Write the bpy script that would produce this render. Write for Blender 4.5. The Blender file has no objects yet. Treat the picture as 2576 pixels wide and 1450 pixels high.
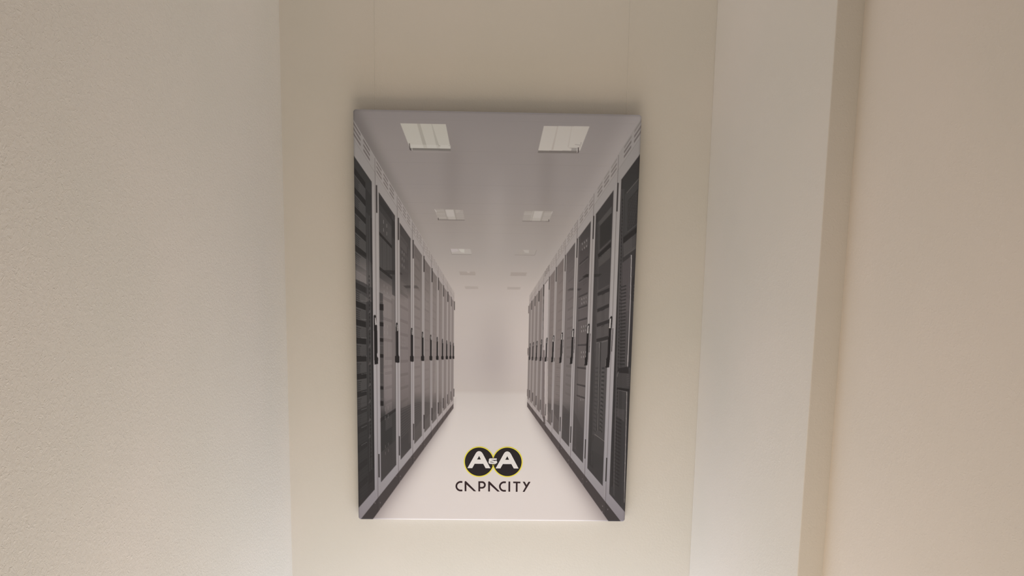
import bpy, bmesh, math
import numpy as np
from mathutils import Matrix, Vector

# ------------------------------------------------------------------ camera, light, exposure
scene = bpy.context.scene
scene.view_settings.view_transform = 'Standard'
scene.view_settings.look = 'None'
scene.view_settings.gamma = 1.0
scene.view_settings.use_curve_mapping = False
scene.view_settings.exposure = 0.0

EYE = 1.60
F_PX, YAW, PITCH, ROLL = 1862.0, 0.01974, 0.12956, 0.01614
fwd = Vector((math.sin(YAW) * math.cos(PITCH), math.cos(YAW) * math.cos(PITCH), -math.sin(PITCH)))
rgt = Vector((math.cos(YAW), -math.sin(YAW), 0))
upv = rgt.cross(fwd)
r2 = rgt * math.cos(ROLL) + upv * math.sin(ROLL)
u2 = -rgt * math.sin(ROLL) + upv * math.cos(ROLL)
cam_data = bpy.data.cameras.new('camera')
cam_data.sensor_width = 36.0
cam_data.lens = F_PX / 2576.0 * 36.0
cam_data.clip_start = 0.01
cam = bpy.data.objects.new('camera', cam_data)
M3 = Matrix((r2, u2, -fwd)).transposed()
cam.matrix_world = Matrix.Translation((0, 0, EYE)) @ M3.to_4x4()
scene.collection.objects.link(cam)
scene.camera = cam

world = bpy.data.worlds.new('world')
scene.world = world
world.use_nodes = True
wb = world.node_tree.nodes['Background']
wb.inputs[0].default_value = (1.0, 0.90, 0.78, 1)
wb.inputs[1].default_value = 0.0


def area(name, loc, target, sx, sy, power, col):
    d = bpy.data.lights.new(name, 'AREA')
    d.shape = 'RECTANGLE'
    d.size, d.size_y, d.energy, d.color = sx, sy, power, col
    o = bpy.data.objects.new(name, d)
    o.location = loc
    o.rotation_euler = (Vector(target) - Vector(loc)).to_track_quat('-Z', 'Y').to_euler()
    scene.collection.objects.link(o)
    return o


# low light rising in the recess, plus unseen fills added to match wall brightness
area('recess_uplight', (0, 1.32, 0.06), (0, 1.32, 2), 0.8, 0.5, 6.04, (0.664, 0.796, 1.000))
area('aisle_low_fill', (0, 0.75, 0.06), (0, 0.75, 2), 0.8, 0.5, 4.68, (1.000, 0.861, 0.669))
area('room_floor_fill', (0, 0, 0.06), (0, 0, 2), 2.0, 0.9, 17.39, (1.000, 0.826, 0.657))
area('recess_top_fill', (0, 1.32, 2.64), (0, 1.32, 0), 0.8, 0.5, 1.23, (0.979, 0.979, 1.000))
area('right_low_fill', (1.7, -0.5, 0.3), (-0.4, 1.1, 1.2), 1, 0.5, 1.19, (1.000, 0.890, 0.917))
area('front_low_fill', (0, -1.2, 0.4), (0, 1.6, 1.0), 1.2, 0.6, 1.21, (0.748, 0.995, 1.000))

# ------------------------------------------------------------------ helpers
C = scene.collection
BACK_Y = 1.602


def mesh_obj(name, verts, faces, mat, parent=None):
    me = bpy.data.meshes.new(name)
    me.from_pydata([tuple(v) for v in verts], [], faces)
    me.update()
    o = bpy.data.objects.new(name, me)
    if mat:
        me.materials.append(mat)
    C.objects.link(o)
    o.parent = parent
    return o


def box(name, x0, x1, y0, y1, z0, z1, mat, parent=None, bevel=0.0, seg=3):
    bm = bmesh.new()
    bmesh.ops.create_cube(bm, size=1)
    for v in bm.verts:
        v.co = Vector((x0 + (v.co.x + .5) * (x1 - x0), y0 + (v.co.y + .5) * (y1 - y0), z0 + (v.co.z + .5) * (z1 - z0)))
    if bevel:
        bmesh.ops.bevel(bm, geom=[e for e in bm.edges if abs(e.verts[0].co.z - e.verts[1].co.z) > .5],
                        offset=bevel, segments=seg, profile=.5, affect='EDGES')
    me = bpy.data.meshes.new(name)
    bm.to_mesh(me)
    bm.free()
    me.materials.append(mat)
    o = bpy.data.objects.new(name, me)
    C.objects.link(o)
    o.parent = parent
    return o


def plaster(name, base, grain=150.0, strength=0.35, dist=0.0016, mottle=0.02, chips=.55):
    """painted textured wallpaper: fine ridges and scattered chips, in world metres"""
    m = bpy.data.materials.new(name)
    m.use_nodes = True
    nt = m.node_tree
    N, L = nt.nodes, nt.links
    b = N['Principled BSDF']
    b.inputs['Roughness'].default_value = 0.62
    b.inputs['Specular IOR Level'].default_value = 0.25
    geo = N.new('ShaderNodeNewGeometry')
    warp = N.new('ShaderNodeTexNoise')
    warp.inputs['Scale'].default_value = grain * .45
    warp.inputs['Detail'].default_value = 2
    L.new(geo.outputs['Position'], warp.inputs['Vector'])
    mixv = N.new('ShaderNodeMix')
    mixv.data_type = 'VECTOR'
    mixv.inputs[0].default_value = 0.012
    L.new(geo.outputs['Position'], mixv.inputs[4])
    L.new(warp.outputs['Color'], mixv.inputs[5])
    n1 = N.new('ShaderNodeTexNoise')
    n1.inputs['Scale'].default_value = grain
    n1.inputs['Detail'].default_value = 3
    n1.inputs['Roughness'].default_value = .62
    L.new(mixv.outputs[1], n1.inputs['Vector'])
    n2 = N.new('ShaderNodeTexNoise')
    n2.inputs['Scale'].default_value = grain * 1.7
    n2.inputs['Detail'].default_value = 1
    L.new(mixv.outputs[1], n2.inputs['Vector'])
    ramp = N.new('ShaderNodeValToRGB')          # sparse raised chips
    ramp.color_ramp.elements[0].position = .60
    ramp.color_ramp.elements[1].position = .72
    L.new(n2.outputs['Fac'], ramp.inputs[0])
    add = N.new('ShaderNodeMath')
    add.operation = 'MULTIPLY_ADD'
    L.new(ramp.outputs[0], add.inputs[0])
    add.inputs[1].default_value = chips
    L.new(n1.outputs['Fac'], add.inputs[2])
    bump = N.new('ShaderNodeBump')
    bump.inputs['Strength'].default_value = strength
    bump.inputs['Distance'].default_value = dist
    L.new(add.outputs[0], bump.inputs['Height'])
    L.new(bump.outputs[0], b.inputs['Normal'])
    big = N.new('ShaderNodeTexNoise')           # faint uneven paint
    big.inputs['Scale'].default_value = 3.2
    big.inputs['Detail'].default_value = 2
    L.new(geo.outputs['Position'], big.inputs['Vector'])
    cr = N.new('ShaderNodeValToRGB')
    e = cr.color_ramp.elements
    e[0].position, e[1].position = .35, .65
    e[0].color = tuple(c * (1 - mottle) for c in base) + (1,)
    e[1].color = (min(1, base[0] * (1 + mottle)), base[1] * (1 + .3 * mottle), base[2] * (1 + .6 * mottle), 1)
    L.new(big.outputs['Fac'], cr.inputs[0])
    L.new(cr.outputs[0], b.inputs['Base Color'])
    return m


mat_back = plaster('back_wall_shade_tint', (.728, .690, .618), 190, .26, .0010, .02, .22)  # darker, yellower base stands in for weaker light on the back wall
mat_left = plaster('left_wall_light_tint', (.805, .782, .73), 205, .46, .0014, .02, .38)  # paler base puts the stronger light on this wall into its colour
mat_recess = plaster('recess_side_light_tint', (.80, .765, .71), 170, .16, .0010)  # paler than the back wall, painting in the stronger side light
mat_right = plaster('right_wall_warm_light_tint', (.80, .735, .66), 170, .14, .0010)  # warm light on this side is tinted into the base colour


def struct(o):
    o['kind'] = 'structure'
    return o


# ------------------------------------------------------------------ the room shell
LX, RX, SX, SY = -0.4600, 0.4515, 0.4890, 1.0285
FRONT, WALL_END = -1.6, 0.35
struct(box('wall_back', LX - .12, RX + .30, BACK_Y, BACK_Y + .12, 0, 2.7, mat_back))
struct(box('wall_left', LX - .12, LX, WALL_END, BACK_Y, 0, 2.7, mat_left))
struct(box('wall_right', RX, RX + .30, SY, BACK_Y, 0, 2.7, mat_recess, bevel=.0015))
struct(box('wall_side', SX, SX + .27, WALL_END, SY, 0, 2.7, mat_right))
mat_floor = plaster('floor_covering', (.45, .42, .38), 60, .1, .001)
struct(box('floor', -1.6, 1.6, FRONT, BACK_Y + .12, -.05, 0, mat_floor))
struct(box('ceiling', -1.6, 1.6, FRONT, BACK_Y + .12, 2.7, 2.75, mat_right))

# ------------------------------------------------------------------ the printed sheet, drawn in millimetres (600 x 900, v down)
H = np.array(((7.98424831e-01, -1.00479408e-02, -7.06228018e+02),
              (-1.17967597e-02, 7.80731004e-01, -2.05006235e+02),
              (-6.07169685e-06, -7.53201694e-05, 1.0)))


def q(x, y):
    """survey coordinate of the artwork -> millimetres on the sheet"""
    a = H @ np.array((x, y, 1.0))
    return (a[0] / a[2], a[1] / a[2])


RES = 3.0
SW, SH = int(600 * RES), int(900 * RES)
img = np.zeros((SH, SW, 3), np.float32)
UU = ((np.arange(SW) + .5) / RES).astype(np.float32)
VV = ((np.arange(SH) + .5) / RES).astype(np.float32)


def lin(c):
    c = np.asarray(c, np.float32) / 255.0
    return np.where(c <= .04045, c / 12.92, ((c + .055) / 1.055) ** 2.4)


def poly(pts, col, alpha=1.0):
    """fill a polygon (mm). col: rgb 0-255, or function(U,V)->rgb array; alpha: number or function"""
    P = np.asarray(pts, float) * RES
    x0, x1 = int(max(0, math.floor(P[:, 0].min()))), int(min(SW, math.ceil(P[:, 0].max()) + 1))
    y0, y1 = int(max(0, math.floor(P[:, 1].min()))), int(min(SH, math.ceil(P[:, 1].max()) + 1))
    if x1 <= x0 or y1 <= y0:
        return
    X = np.arange(x0, x1)[None, :] + .5
    Y = np.arange(y0, y1)[:, None] + .5
    m = np.zeros((y1 - y0, x1 - x0), bool)
    n = len(P)
    for i in range(n):
        ax, ay = P[i]
        bx, by = P[(i + 1) % n]
        if ay == by:
            continue
        inr = (Y >= min(ay, by)) & (Y < max(ay, by))
        m ^= inr & (X < ax + (Y - ay) * (bx - ax) / (by - ay))
    U, V = UU[None, x0:x1], VV[y0:y1, None]
    c = col(U, V) if callable(col) else np.asarray(col, np.float32)
    a = alpha(U, V) if callable(alpha) else alpha
    a = (m * a)[..., None]
    R = img[y0:y1, x0:x1]
    R[...] = R * (1 - a) + c * a


def vgrad(stops, fog=None, fogcol=(0, 0, 0)):
    vs = [s[0] for s in stops]
    cs = np.array([s[1] for s in stops], float)

    def f(U, V):
        o = np.stack([np.interp(V[:, 0], vs, cs[:, k]) for k in range(3)], -1)
        if fog:
            o = o * (1 - fog) + np.array(fogcol) * fog
        return np.broadcast_to(o[:, None, :].astype(np.float32), (V.shape[0], U.shape[1], 3))
    return f


VX, VY = 293.2, 520.0


def line_px(pts, w, col, alpha=1.0):
    """thin stroke through surveyed points, w in mm"""
    Q = [q(*p) for p in pts]
    for (ax, ay), (bx, by) in zip(Q, Q[1:]):
        dx, dy = bx - ax, by - ay
        L = math.hypot(dx, dy) or 1
        nx, ny = -dy / L * w / 2, dx / L * w / 2
        poly([(ax + nx, ay + ny), (bx + nx, by + ny), (bx - nx, by - ny), (ax - nx, ay - ny)], col, alpha)


def poly_px(pts, col, alpha=1.0):
    poly([q(*p) for p in pts], col, alpha)


# --- ceiling, end wall and floor of the pictured room
Ug, Vg = np.meshgrid(UU, VV)


def prof(v, stops):
    vs = [s[0] for s in stops]
    cs = np.array([s[1] for s in stops], float)
    return np.stack([np.interp(v, vs, cs[:, k]) for k in range(3)], -1)


centre = prof(VV, [(0, (128, 119, 115)), (60, (136, 126, 121)), (150, (141, 131, 126)), (230, (150, 139, 132)),
                   (300, (160, 149, 142)), (340, (170, 158, 150)), (370, (179, 166, 158)), (400, (184, 171, 163)),
                   (470, (186, 173, 165)), (540, (186, 173, 166)), (598, (189, 176, 168)), (606, (197, 185, 177)),
                   (650, (205, 193, 185)), (720, (212, 200, 192)), (810, (219, 206, 198)), (900, (222, 209, 201))])
img[...] = centre[:, None, :]
# brighter right flank, dim vertical reflections on the ceiling
w = np.exp(-((Ug - 365) / 40.) ** 2) * np.exp(-((Vg - 500) / 130.) ** 2)
img += (w * 9)[..., None] * np.array((1, .9, .85), np.float32)
w = np.exp(-((Ug - 300) / 38.) ** 2) * np.exp(-((Vg - 520) / 90.) ** 2)
img -= (w * 9)[..., None] * np.array((1, 1, .9), np.float32)
for uc, sg in ((205, 22), (405, 20)):
    w = np.exp(-((Ug - uc) / sg) ** 2) * np.clip((Vg - 20) / 80, 0, 1) * np.clip((300 - Vg) / 120, 0, 1)
    img -= (w * 6)[..., None]
w = np.exp(-((Ug - 300) / 26.) ** 2) * np.clip((Vg - 90) / 90, 0, 1) * np.clip((360 - Vg) / 120, 0, 1)
img += (w * 6)[..., None]
dL = np.clip(VX - Ug, 1, None)
dR = np.clip(Ug - VX, 1, None)
# soft shade on the ceiling where it meets the cabinets, and on the floor beside the plinths
kc = np.minimum(np.where(Ug < VX, (Vg - VY) / dL, 9), 9)
e = np.clip((-1.72 - kc) / .30, 0, 1)
near = np.clip((dL - 120) / 140, 0, 1)
w = np.where((Ug < VX) & (kc < -1.6) & (dL > 60), np.exp(-(e * 2.2) ** 2) * near, 0)
img -= (w * 22)[..., None] * np.array((1, .93, .93), np.float32)
kr = np.where(Ug > VX, (Vg - VY) / dR, 0)
w = np.where((Ug > VX) & (kr < -1.5), np.exp(-((kr + 1.68) / .22) ** 2) * np.clip((dR - 60) / 200, 0, 1), 0)
img += (w * 12)[..., None] * np.array((1, .97, .93), np.float32)
kf = np.where(Ug < VX, (Vg - VY) / dL, (Vg - VY) / dR * 1.033)
far = np.clip((np.where(Ug < VX, dL, dR) - 70) / 90, 0, 1)
w = np.where((kf > 1.2) & (Vg > 598), np.clip((np.where(Ug < VX, dL, dR) - 74) / 26, 0, 1) * np.exp(-(np.clip(kf - 1.45, 0, 9) / .22) ** 1.1 * 1.25), 0) * (0.55 + .45 * far)
img -= (w * 62)[..., None] * np.array((1, 1.0, .93), np.float32)
del kc, kr, kf, e, near, far, w
# joints between ceiling tiles
for v, a in ((19, .5), (82, .35), (107, .5), (152, .5), (160, .25), (190, .45), (213, .35), (234, .3), (252, .25)):
    hw = (VY - v) / 1.70
    poly([(VX - hw * .98, v - .5), (VX + hw, v - .5), (VX + hw, v + .5), (VX - hw * .98, v + .5)], (112, 103, 99), a * .24)


# --- ceiling luminaires (four corners surveyed)
def lum(c, col, lip=None, lipcol=(112, 104, 98)):
    poly_px(c, col)
    if lip:
        (x0, y0), (x1, y1) = c[3], c[2]
        poly_px([(x0, y0), (x1, y1), (x1, y1 + lip), (x0 + 2, y0 + lip)], lipcol)


A_ = [(1007, 311.3), (1121.5, 313), (1133.7, 375), (1031, 373.5)]
lum(A_, vgrad([(30, (170, 162, 150)), (90, (176, 168, 157))]), 5, (112, 105, 98))
poly_px([(1049, 312), (1057, 312), (1075, 373), (1066, 373)], (150, 142, 131), .75)
poly_px([(1085, 312.5), (1087, 312.5), (1107, 374), (1099, 374)], (150, 143, 132), .6)
poly_px([(1031, 365), (1134, 366), (1133.5, 374), (1032, 373)], (184, 176, 166), .5)
line_px([(1030, 362), (1031.5, 377), (1035, 379.5)], 1.6, (72, 62, 58))
line_px([(1036.5, 371), (1036.5, 379.5)], 1.0, (185, 178, 168))
line_px([(1102, 366), (1108, 368), (1103, 369)], .9, (140, 132, 122), .7)
line_px([(1128, 367), (1133, 367.5)], .8, (140, 132, 122), .7)
line_px([(1040, 382.5), (1134, 384)], 1.2, (150, 141, 133), .5)
B_ = [(1368.4, 316.5), (1483.8, 317), (1461, 371.5), (1354, 378.6)]
lum([(1368.4, 316.5), (1483.8, 317), (1459.5, 378.8), (1354, 378.6)], vgrad([(30, (170, 160, 150)), (90, (178, 168, 158))]))
poly_px([(1354, 378.6), (1454, 378.8), (1453, 385), (1353.2, 384.5)], (112, 103, 97))
poly_px([(1439, 372), (1455, 371.5), (1454, 379), (1437, 379)], (142, 134, 128))
poly_px([(1430, 371.2), (1455, 371.5), (1450, 373), (1440, 374)], (140, 130, 124), .8)
poly_px([(1402, 317), (1405, 317), (1392, 377), (1387, 377)], (158, 146, 137), .6)
poly_px([(1438, 317), (1440, 317), (1431, 370), (1428, 370)], (158, 146, 137), .45)
line_px([(1455.5, 370), (1455.5, 380), (1454, 384.5)], 1.9, (70, 56, 54))
line_px([(1452, 373), (1452.5, 384)], 1.0, (190, 180, 172))
line_px([(1447, 363), (1460, 364.5), (1459, 371)], 1.0, (132, 120, 116), .8)
line_px([(1462.5, 357), (1461.5, 364)], .9, (120, 108, 104), .8)


def slatted(c, flip):
    (ax, ay), (bx, by), (cx, cy), (dx, dy) = c
    poly_px(c, (168, 158, 149))
    for i in range(9):
        t0, t1 = i / 9 + .02, i / 9 + .062
        P = lambda s, t: ((ax + (dx - ax) * t) * (1 - s) + (bx + (cx - bx) * t) * s, (ay + (dy - ay) * t) * (1 - s) + (by + (cy - by) * t) * s)
        for s0, s1 in (((0.0, .36), (.72, 1.0)) if not flip else ((.0, .30), (.68, 1.0))):
            poly_px([P(s0, t0), P(s1, t0), P(s1, t1), P(s0, t1)], (132, 121, 114), .8)
    for s0, s1, a in (((.33, .40, .5), (.67, .72, .7)) if not flip else ((.32, .35, .5), (.66, .72, .5))):
        poly_px([P(s0, 0), P(s1, 0), P(s1, 1), P(s0, 1)], (140, 130, 122), a)
    poly_px([P(s0 - .30, .05), P(s0 - .02, .05), P(s0 - .02, .7), P(s0 - .30, .7)], (178, 168, 160), .7)


slatted([(1092.8, 527), (1164.5, 528.7), (1168.6, 554), (1102, 553.5)], False)
line_px([(1102, 554), (1168.6, 554.8)], 1.3, (108, 98, 93))
line_px([(1102.3, 549), (1102.3, 554.5)], 1.3, (70, 60, 56))
line_px([(1093, 527.5), (1098, 535)], .9, (196, 188, 180), .8)
slatted([(1319.6, 530.5), (1390.5, 531.5), (1381, 556.5), (1314, 556)], True)
line_px([(1314, 556.5), (1381, 557.3)], 1.3, (112, 101, 97))
line_px([(1380.6, 552), (1380.6, 557.5)], 1.3, (70, 60, 56))
line_px([(1390, 532), (1387, 538)], .8, (196, 188, 180), .7)
# third row and the two faint far rows
poly_px([(1132.5, 627), (1183.5, 627.5), (1186, 641), (1136.5, 640.5)], (170, 160, 152))
poly_px([(1133, 627), (1150, 627), (1154, 633), (1136, 636)], (180, 168, 164), .8)
poly_px([(1153, 627.3), (1167.5, 627.3), (1168.5, 637), (1160, 636)], (186, 178, 168), .9)
line_px([(1132.6, 627.5), (1136.3, 640.5)], .8, (140, 130, 124))
line_px([(1136.3, 640.8), (1186, 641.3)], 1.0, (132, 121, 115))
poly_px([(1297, 629), (1349.5, 629.5), (1345, 642.5), (1294, 642)], (160, 149, 141))
poly_px([(1316, 629.5), (1331, 629.5), (1330, 637), (1320, 636)], (176, 166, 157), .8)
line_px([(1294.5, 642.2), (1345, 642.6)], 1.2, (140, 128, 122), .8)
line_px([(1349.5, 629.8), (1345, 642)], .9, (132, 122, 116), .8)
for c, k in (([(1154.5, 684.2), (1195, 684.5), (1196, 694), (1157.5, 693.5)], (160, 147, 139)),
             ([(1285, 685.5), (1325.5, 686), (1322.5, 695), (1283, 694.8)], (160, 147, 139)),
             ([(1168.8, 721.2), (1202, 721.5), (1203, 728), (1170.5, 728)], (168, 155, 147)),
             ([(1276.5, 722.5), (1309.5, 723), (1308, 729), (1275, 729)], (168, 155, 147))):
    poly_px(c, k)
poly_px([(1174, 684.3), (1182, 684.5), (1181, 687.5), (1176, 687)], (182, 169, 161), .8)


# --- the two cabinet rows: u = VX -/+ 1e5/s, v = VY + k*d
class Row:
    def __init__(self, sign, s0, ds, kx):
        self.sg, self.s0, self.ds, self.kx = sign, s0, ds, kx

    def d(self, t):
        return 1e5 / (self.s0 + self.ds * t)

    def u(self, t):
        return VX + self.sg * self.d(t)

    def p(self, t, k):
        d = self.d(t)
        return (VX + self.sg * d, VY + k * d * (self.kx if k > 0 else self.kx2))

    def quad(self, t0, t1, k0, k1, col, a=1.0):
        poly([self.p(t0, k0), self.p(t1, k0), self.p(t1, k1), self.p(t0, k1)], col, a)

    def vline(self, t, k0, k1, w, col, a=1.0, off=0.0):
        d = self.d(t)
        u = VX + self.sg * (d + off)
        f = lambda k: VY + k * d * (self.kx if k > 0 else self.kx2)
        poly([(u - w / 2, f(k0)), (u + w / 2, f(k0)), (u + w / 2, f(k1)), (u - w / 2, f(k1))], col, a)

    def kline(self, t0, t1, k, w, col, a=1.0):
        (ax, ay), (bx, by) = self.p(t0, k), self.p(t1, k)
        poly([(ax, ay - w / 2), (bx, by - w / 2), (bx, by + w / 2), (ax, ay + w / 2)], col, a)


LR = Row(-1, 311.1, 91.2, 1.0)
LR.kx2 = 1.0
RR = Row(+1, 295.2, 87.8, .967)
RR.kx2 = .987
KTOP, KGRV, KGT, KGB, KPT, KPB = -1.705, -1.570, -1.453, 1.204, 1.316, 1.452


def fogmix(c, n, amt=1.0, to=(138, 126, 121)):
    f = min(1, (n - 1) / 8.5) ** .8 * .9 * amt
    return tuple(a * (1 - f) + b * f for a, b in zip(c, to))


def frame_col(n, side):
    a = vgrad([(0, (131, 123, 118)), (150, (141, 133, 128)), (300, (153, 144, 139)), (520, (163, 154, 152)),
               (640, (160, 152, 152)), (760, (153, 146, 147)), (900, (140, 131, 133))])
    f = min(1, (n - 1) / 9.) * .75
    return lambda U, V: a(U, V) * (1 - f) + np.array((166, 152, 146), np.float32) * f


def row_end(R):
    return 10.05 if R is LR else 10.85


def draw_row(R):
    tend = row_end(R)
    side = 0 if R is LR else 1
    # carcass, plinth
    for n in range(1, 12):
        t0, t1 = max(n - 1, .2), min(n, tend)
        if t1 <= t0:
            continue
        R.quad(t0, t1 + .01, KTOP, KPT, frame_col(n, side))
        pc = fogmix((70, 60, 58), n, .55, (120, 106, 102))
        R.quad(t0, t1 + .01, KPT, KPB, pc)
        R.kline(t0, t1, KPT, 1.2 if n < 4 else .8, (56, 47, 46), .8)
        # upper panel a little lighter towards the far end
        R.quad(t0, t1 + .01, KTOP, KGRV, (168, 156, 148), min(.55, .05 * n + (.08 if side else 0)))
        R.kline(t0, t1, KGRV, .9, (104, 95, 91), .75 if n < 6 else .4)
    # top edge light
    R.kline(.2, 9.5, KTOP + .008, .9, (172, 162, 155), .35 if side == 0 else .0)
    # vent slots
    for n in range(1, 10):
        fade = max(.12, 1 - .10 * n)
        sc = fogmix((98, 89, 85), n, .7, (140, 127, 121))
        if n == 7 and side:
            sc, fade = (84, 73, 70), .8
        for g0, g1 in ((.05, .25), (.33, .53), (.61, .82)):
            for k in (-1.677, -1.640, -1.603):
                kk = k - .003
                a = fade * (.55 if (side and n < 4 and k < -1.66) else 1)
                R.quad(n - 1 + g0, n - 1 + g1, kk - .0095, kk + .0095, sc, a)
                if n < 4:
                    R.quad(n - 1 + g0, n - 1 + g1, kk + .0095, kk + .013, (160, 150, 145), .4)


draw_row(LR)
draw_row(RR)


def glass_stops(side, n):
    if side == 0:
        top, up, mid, low, bot = (62, 57, 54), (70, 64, 61), (120, 110, 106), (84, 76, 73), (72, 64, 61)
        a = {1: [(90, (56, 51, 48)), (200, (62, 58, 55)), (300, (70, 65, 62)), (355, (92, 85, 82)), (385, (118, 109, 106)), (402, (122, 112, 109)),
                 (404, (68, 62, 60)), (560, (66, 61, 59)), (700, (58, 54, 52)), (900, (58, 50, 49))],
             2: [(160, (60, 55, 52)), (260, (66, 60, 57)), (350, (78, 71, 68)), (375, (100, 92, 88)), (392, (124, 114, 110)),
                 (560, (128, 117, 114)), (615, (118, 108, 106)), (640, (90, 83, 81)), (655, (66, 60, 58)), (740, (62, 57, 55)), (860, (72, 64, 62))],
             3: [(230, (70, 63, 60)), (340, (82, 74, 71)), (375, (96, 88, 84)), (400, (126, 115, 111)), (560, (124, 113, 110)),
                 (620, (112, 102, 99)), (650, (76, 69, 67)), (700, (72, 65, 63)), (800, (78, 71, 69))]}
        far = [(260, (96, 87, 83)), (360, (116, 106, 101)), (400, (128, 117, 112)), (560, (130, 119, 115)), (600, (124, 113, 109)), (625, (92, 84, 81)), (700, (90, 82, 79)), (760, (88, 80, 77))]
    else:
        a = {1: [(80, (54, 47, 45)), (150, (58, 54, 51)), (300, (66, 60, 58)), (380, (82, 74, 73)), (480, (74, 67, 66)), (600, (70, 64, 62)), (700, (66, 60, 59)), (880, (70, 63, 62))],
             2: [(150, (62, 55, 52)), (250, (64, 58, 55)), (350, (74, 67, 65)), (420, (84, 76, 74)), (520, (84, 77, 75)), (640, (76, 69, 67)), (760, (66, 60, 58)), (860, (70, 62, 61))],
             3: [(220, (66, 59, 56)), (330, (84, 75, 73)), (420, (97, 88, 86)), (520, (103, 94, 91)), (600, (105, 96, 93)), (660, (86, 78, 76)), (720, (72, 65, 63)), (800, (76, 68, 67))],
             4: [(240, (80, 72, 69)), (330, (102, 93, 90)), (420, (115, 105, 102)), (560, (116, 107, 104)), (620, (110, 101, 98)), (650, (80, 73, 71)), (740, (82, 74, 72))]}
        far = [(280, (104, 94, 90)), (380, (124, 112, 107)), (560, (124, 113, 109)), (610, (120, 109, 105)), (630, (96, 87, 84)), (720, (92, 84, 81))]
    if n in a:
        return vgrad(a[n])
    f = min(1, (n - 4) / 5.) * .62
    return vgrad(far, f + .001, (134, 122, 117))


def servers(R, n, period, k_start, k_end, dark, body, a, u0=.0, u1=.72, dash=True, band=.4, dashes=5):
    """a stack of rack servers seen through the door; t from n-1+u0 to n-1+u1"""
    k = k_start
    while k < k_end:
        R.quad(n - 1 + u0, n - 1 + u1, k, k + period * band, dark, a)
        R.quad(n - 1 + u0, n - 1 + u1, k + period * band, k + period, body, a * .8)
        R.kline(n - 1 + u0, n - 1 + u1, k + period * (band + .02), .6, tuple(c + 22 for c in body), a * .5)
        if dash:
            for j in range(dashes):
                kk = k + period * (band + .10 + (1 - band) * .85 * j / dashes)
                w = u0 + (u1 - u0) * ((.56 if j else .64) if n == 1 else (.36 if j else .42))
                R.quad(n - 1 + u0 + .02, n - 1 + w, kk, kk + period * .05, dark, a * .75)
        k += period


def leds(R, n, k0, k1, ts, rows, a):
    for j in range(rows):
        kk = k0 + (k1 - k0) * (j + .5) / rows
        for t in ts:
            R.vline(n - 1 + t, kk - (k1 - k0) / rows * .26, kk + (k1 - k0) / rows * .2, .95, (150, 142, 138), a)


def doors(R):
    side = 0 if R is LR else 1
    tend = row_end(R)
    for n in range(1, 12):
        if n > math.ceil(tend):
            break
        g0, g1 = n - 1 + .13, n - 1 + .875
        if n == 1:
            g0 = .2
        g1 = min(g1, tend - .02)
        if g1 <= g0:
            continue
        R.quad(g0, g1, KGT, KGB, glass_stops(side, n))
        # dark inner edge of the door gasket
        (ea, ew) = (.75, .03) if n < 5 else (.4, .04)
        R.quad(g1 - ew, g1, KGT + .02, KGB - .02, fogmix((48, 43, 41), n), ea)
        if n > 1:
            R.quad(g0, g0 + .02, KGT, KGB, fogmix((60, 54, 52), n), .5 if side == 0 else .2)
        R.kline(g0, g1, KGB - .004, .7, fogmix((55, 48, 47), n), .5)


doors(LR)
doors(RR)

# ---- left row, what stands behind the glass
DK, BD = (50, 45, 43), (76, 71, 68)
servers(LR, 1, .1385, -1.375, -.52, (42, 38, 36), (80, 75, 72), .8, .2, .66, True, .36)
servers(LR, 1, .1385, -.545, .33, (42, 38, 36), (82, 77, 74), .85, .2, .63, True, .34)
servers(LR, 1, .1385, .286, .56, (52, 48, 46), (74, 69, 67), .6, .2, .63, True, .34)
servers(LR, 1, .15, .56, 1.06, (50, 46, 44), (62, 58, 56), .5, .2, .63, False, .4)
poly_px([(893, 628), (925, 652), (937, 668), (937, 727), (915, 713), (894, 704)], (126, 117, 113), lambda U, V: np.clip((V - q(900, 640)[1]) / 42, 0, 1) * .72 + 0 * U)
poly_px([(894, 704), (915, 713), (937, 727), (937, 760), (925, 752), (894, 730)], (62, 56, 54), .55)
LR.quad(.66, .86, KGT + .12, KGB - .1, (48, 44, 42), .45)
for t, w_, c, a_ in ((.70, 1.2, (96, 89, 86), .45), (.78, 1.0, (104, 97, 94), .5), (.735, .9, (70, 65, 62), .6), (.85, 2.2, (40, 35, 34), .7)):
    LR.vline(t, -1.15, 1.0, w_, c, a_)
k = -.66
while k < .9:                                    # perforated mounting rail
    LR.vline(.757, k, k + .018, 1.3, (34, 30, 29), .8)
    k += .034
for y in (744, 784, 827, 871, 914, 968, 1010, 1056, 1098):   # loops of cable beside the rail
    poly_px([(930, y - 4), (932.5, y), (932, y + 4), (926, y + 7), (929, y + 1)], (98, 91, 88), .6)
for y, s in ((759, .12), (805, .1), (852, .03), (898, 0), (943, -.1), (988, -.2), (1033, -.35), (1078, -.5), (1122, -.6)):
    for j in range(5):
        x = 909 + 2.9 * j
        line_px([(x, y + s * (x - 909)), (x + 1.9, y + s * (x + 1.9 - 909))], .8, (150, 144, 140), .7)
for i in range(26):                              # streaks reflected low in the door
    y = 1020 + i * 9.5
    line_px([(902, y), (936, y - 34 * (.35 + .02 * i))], .6, (40, 37, 35), .35)

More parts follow.
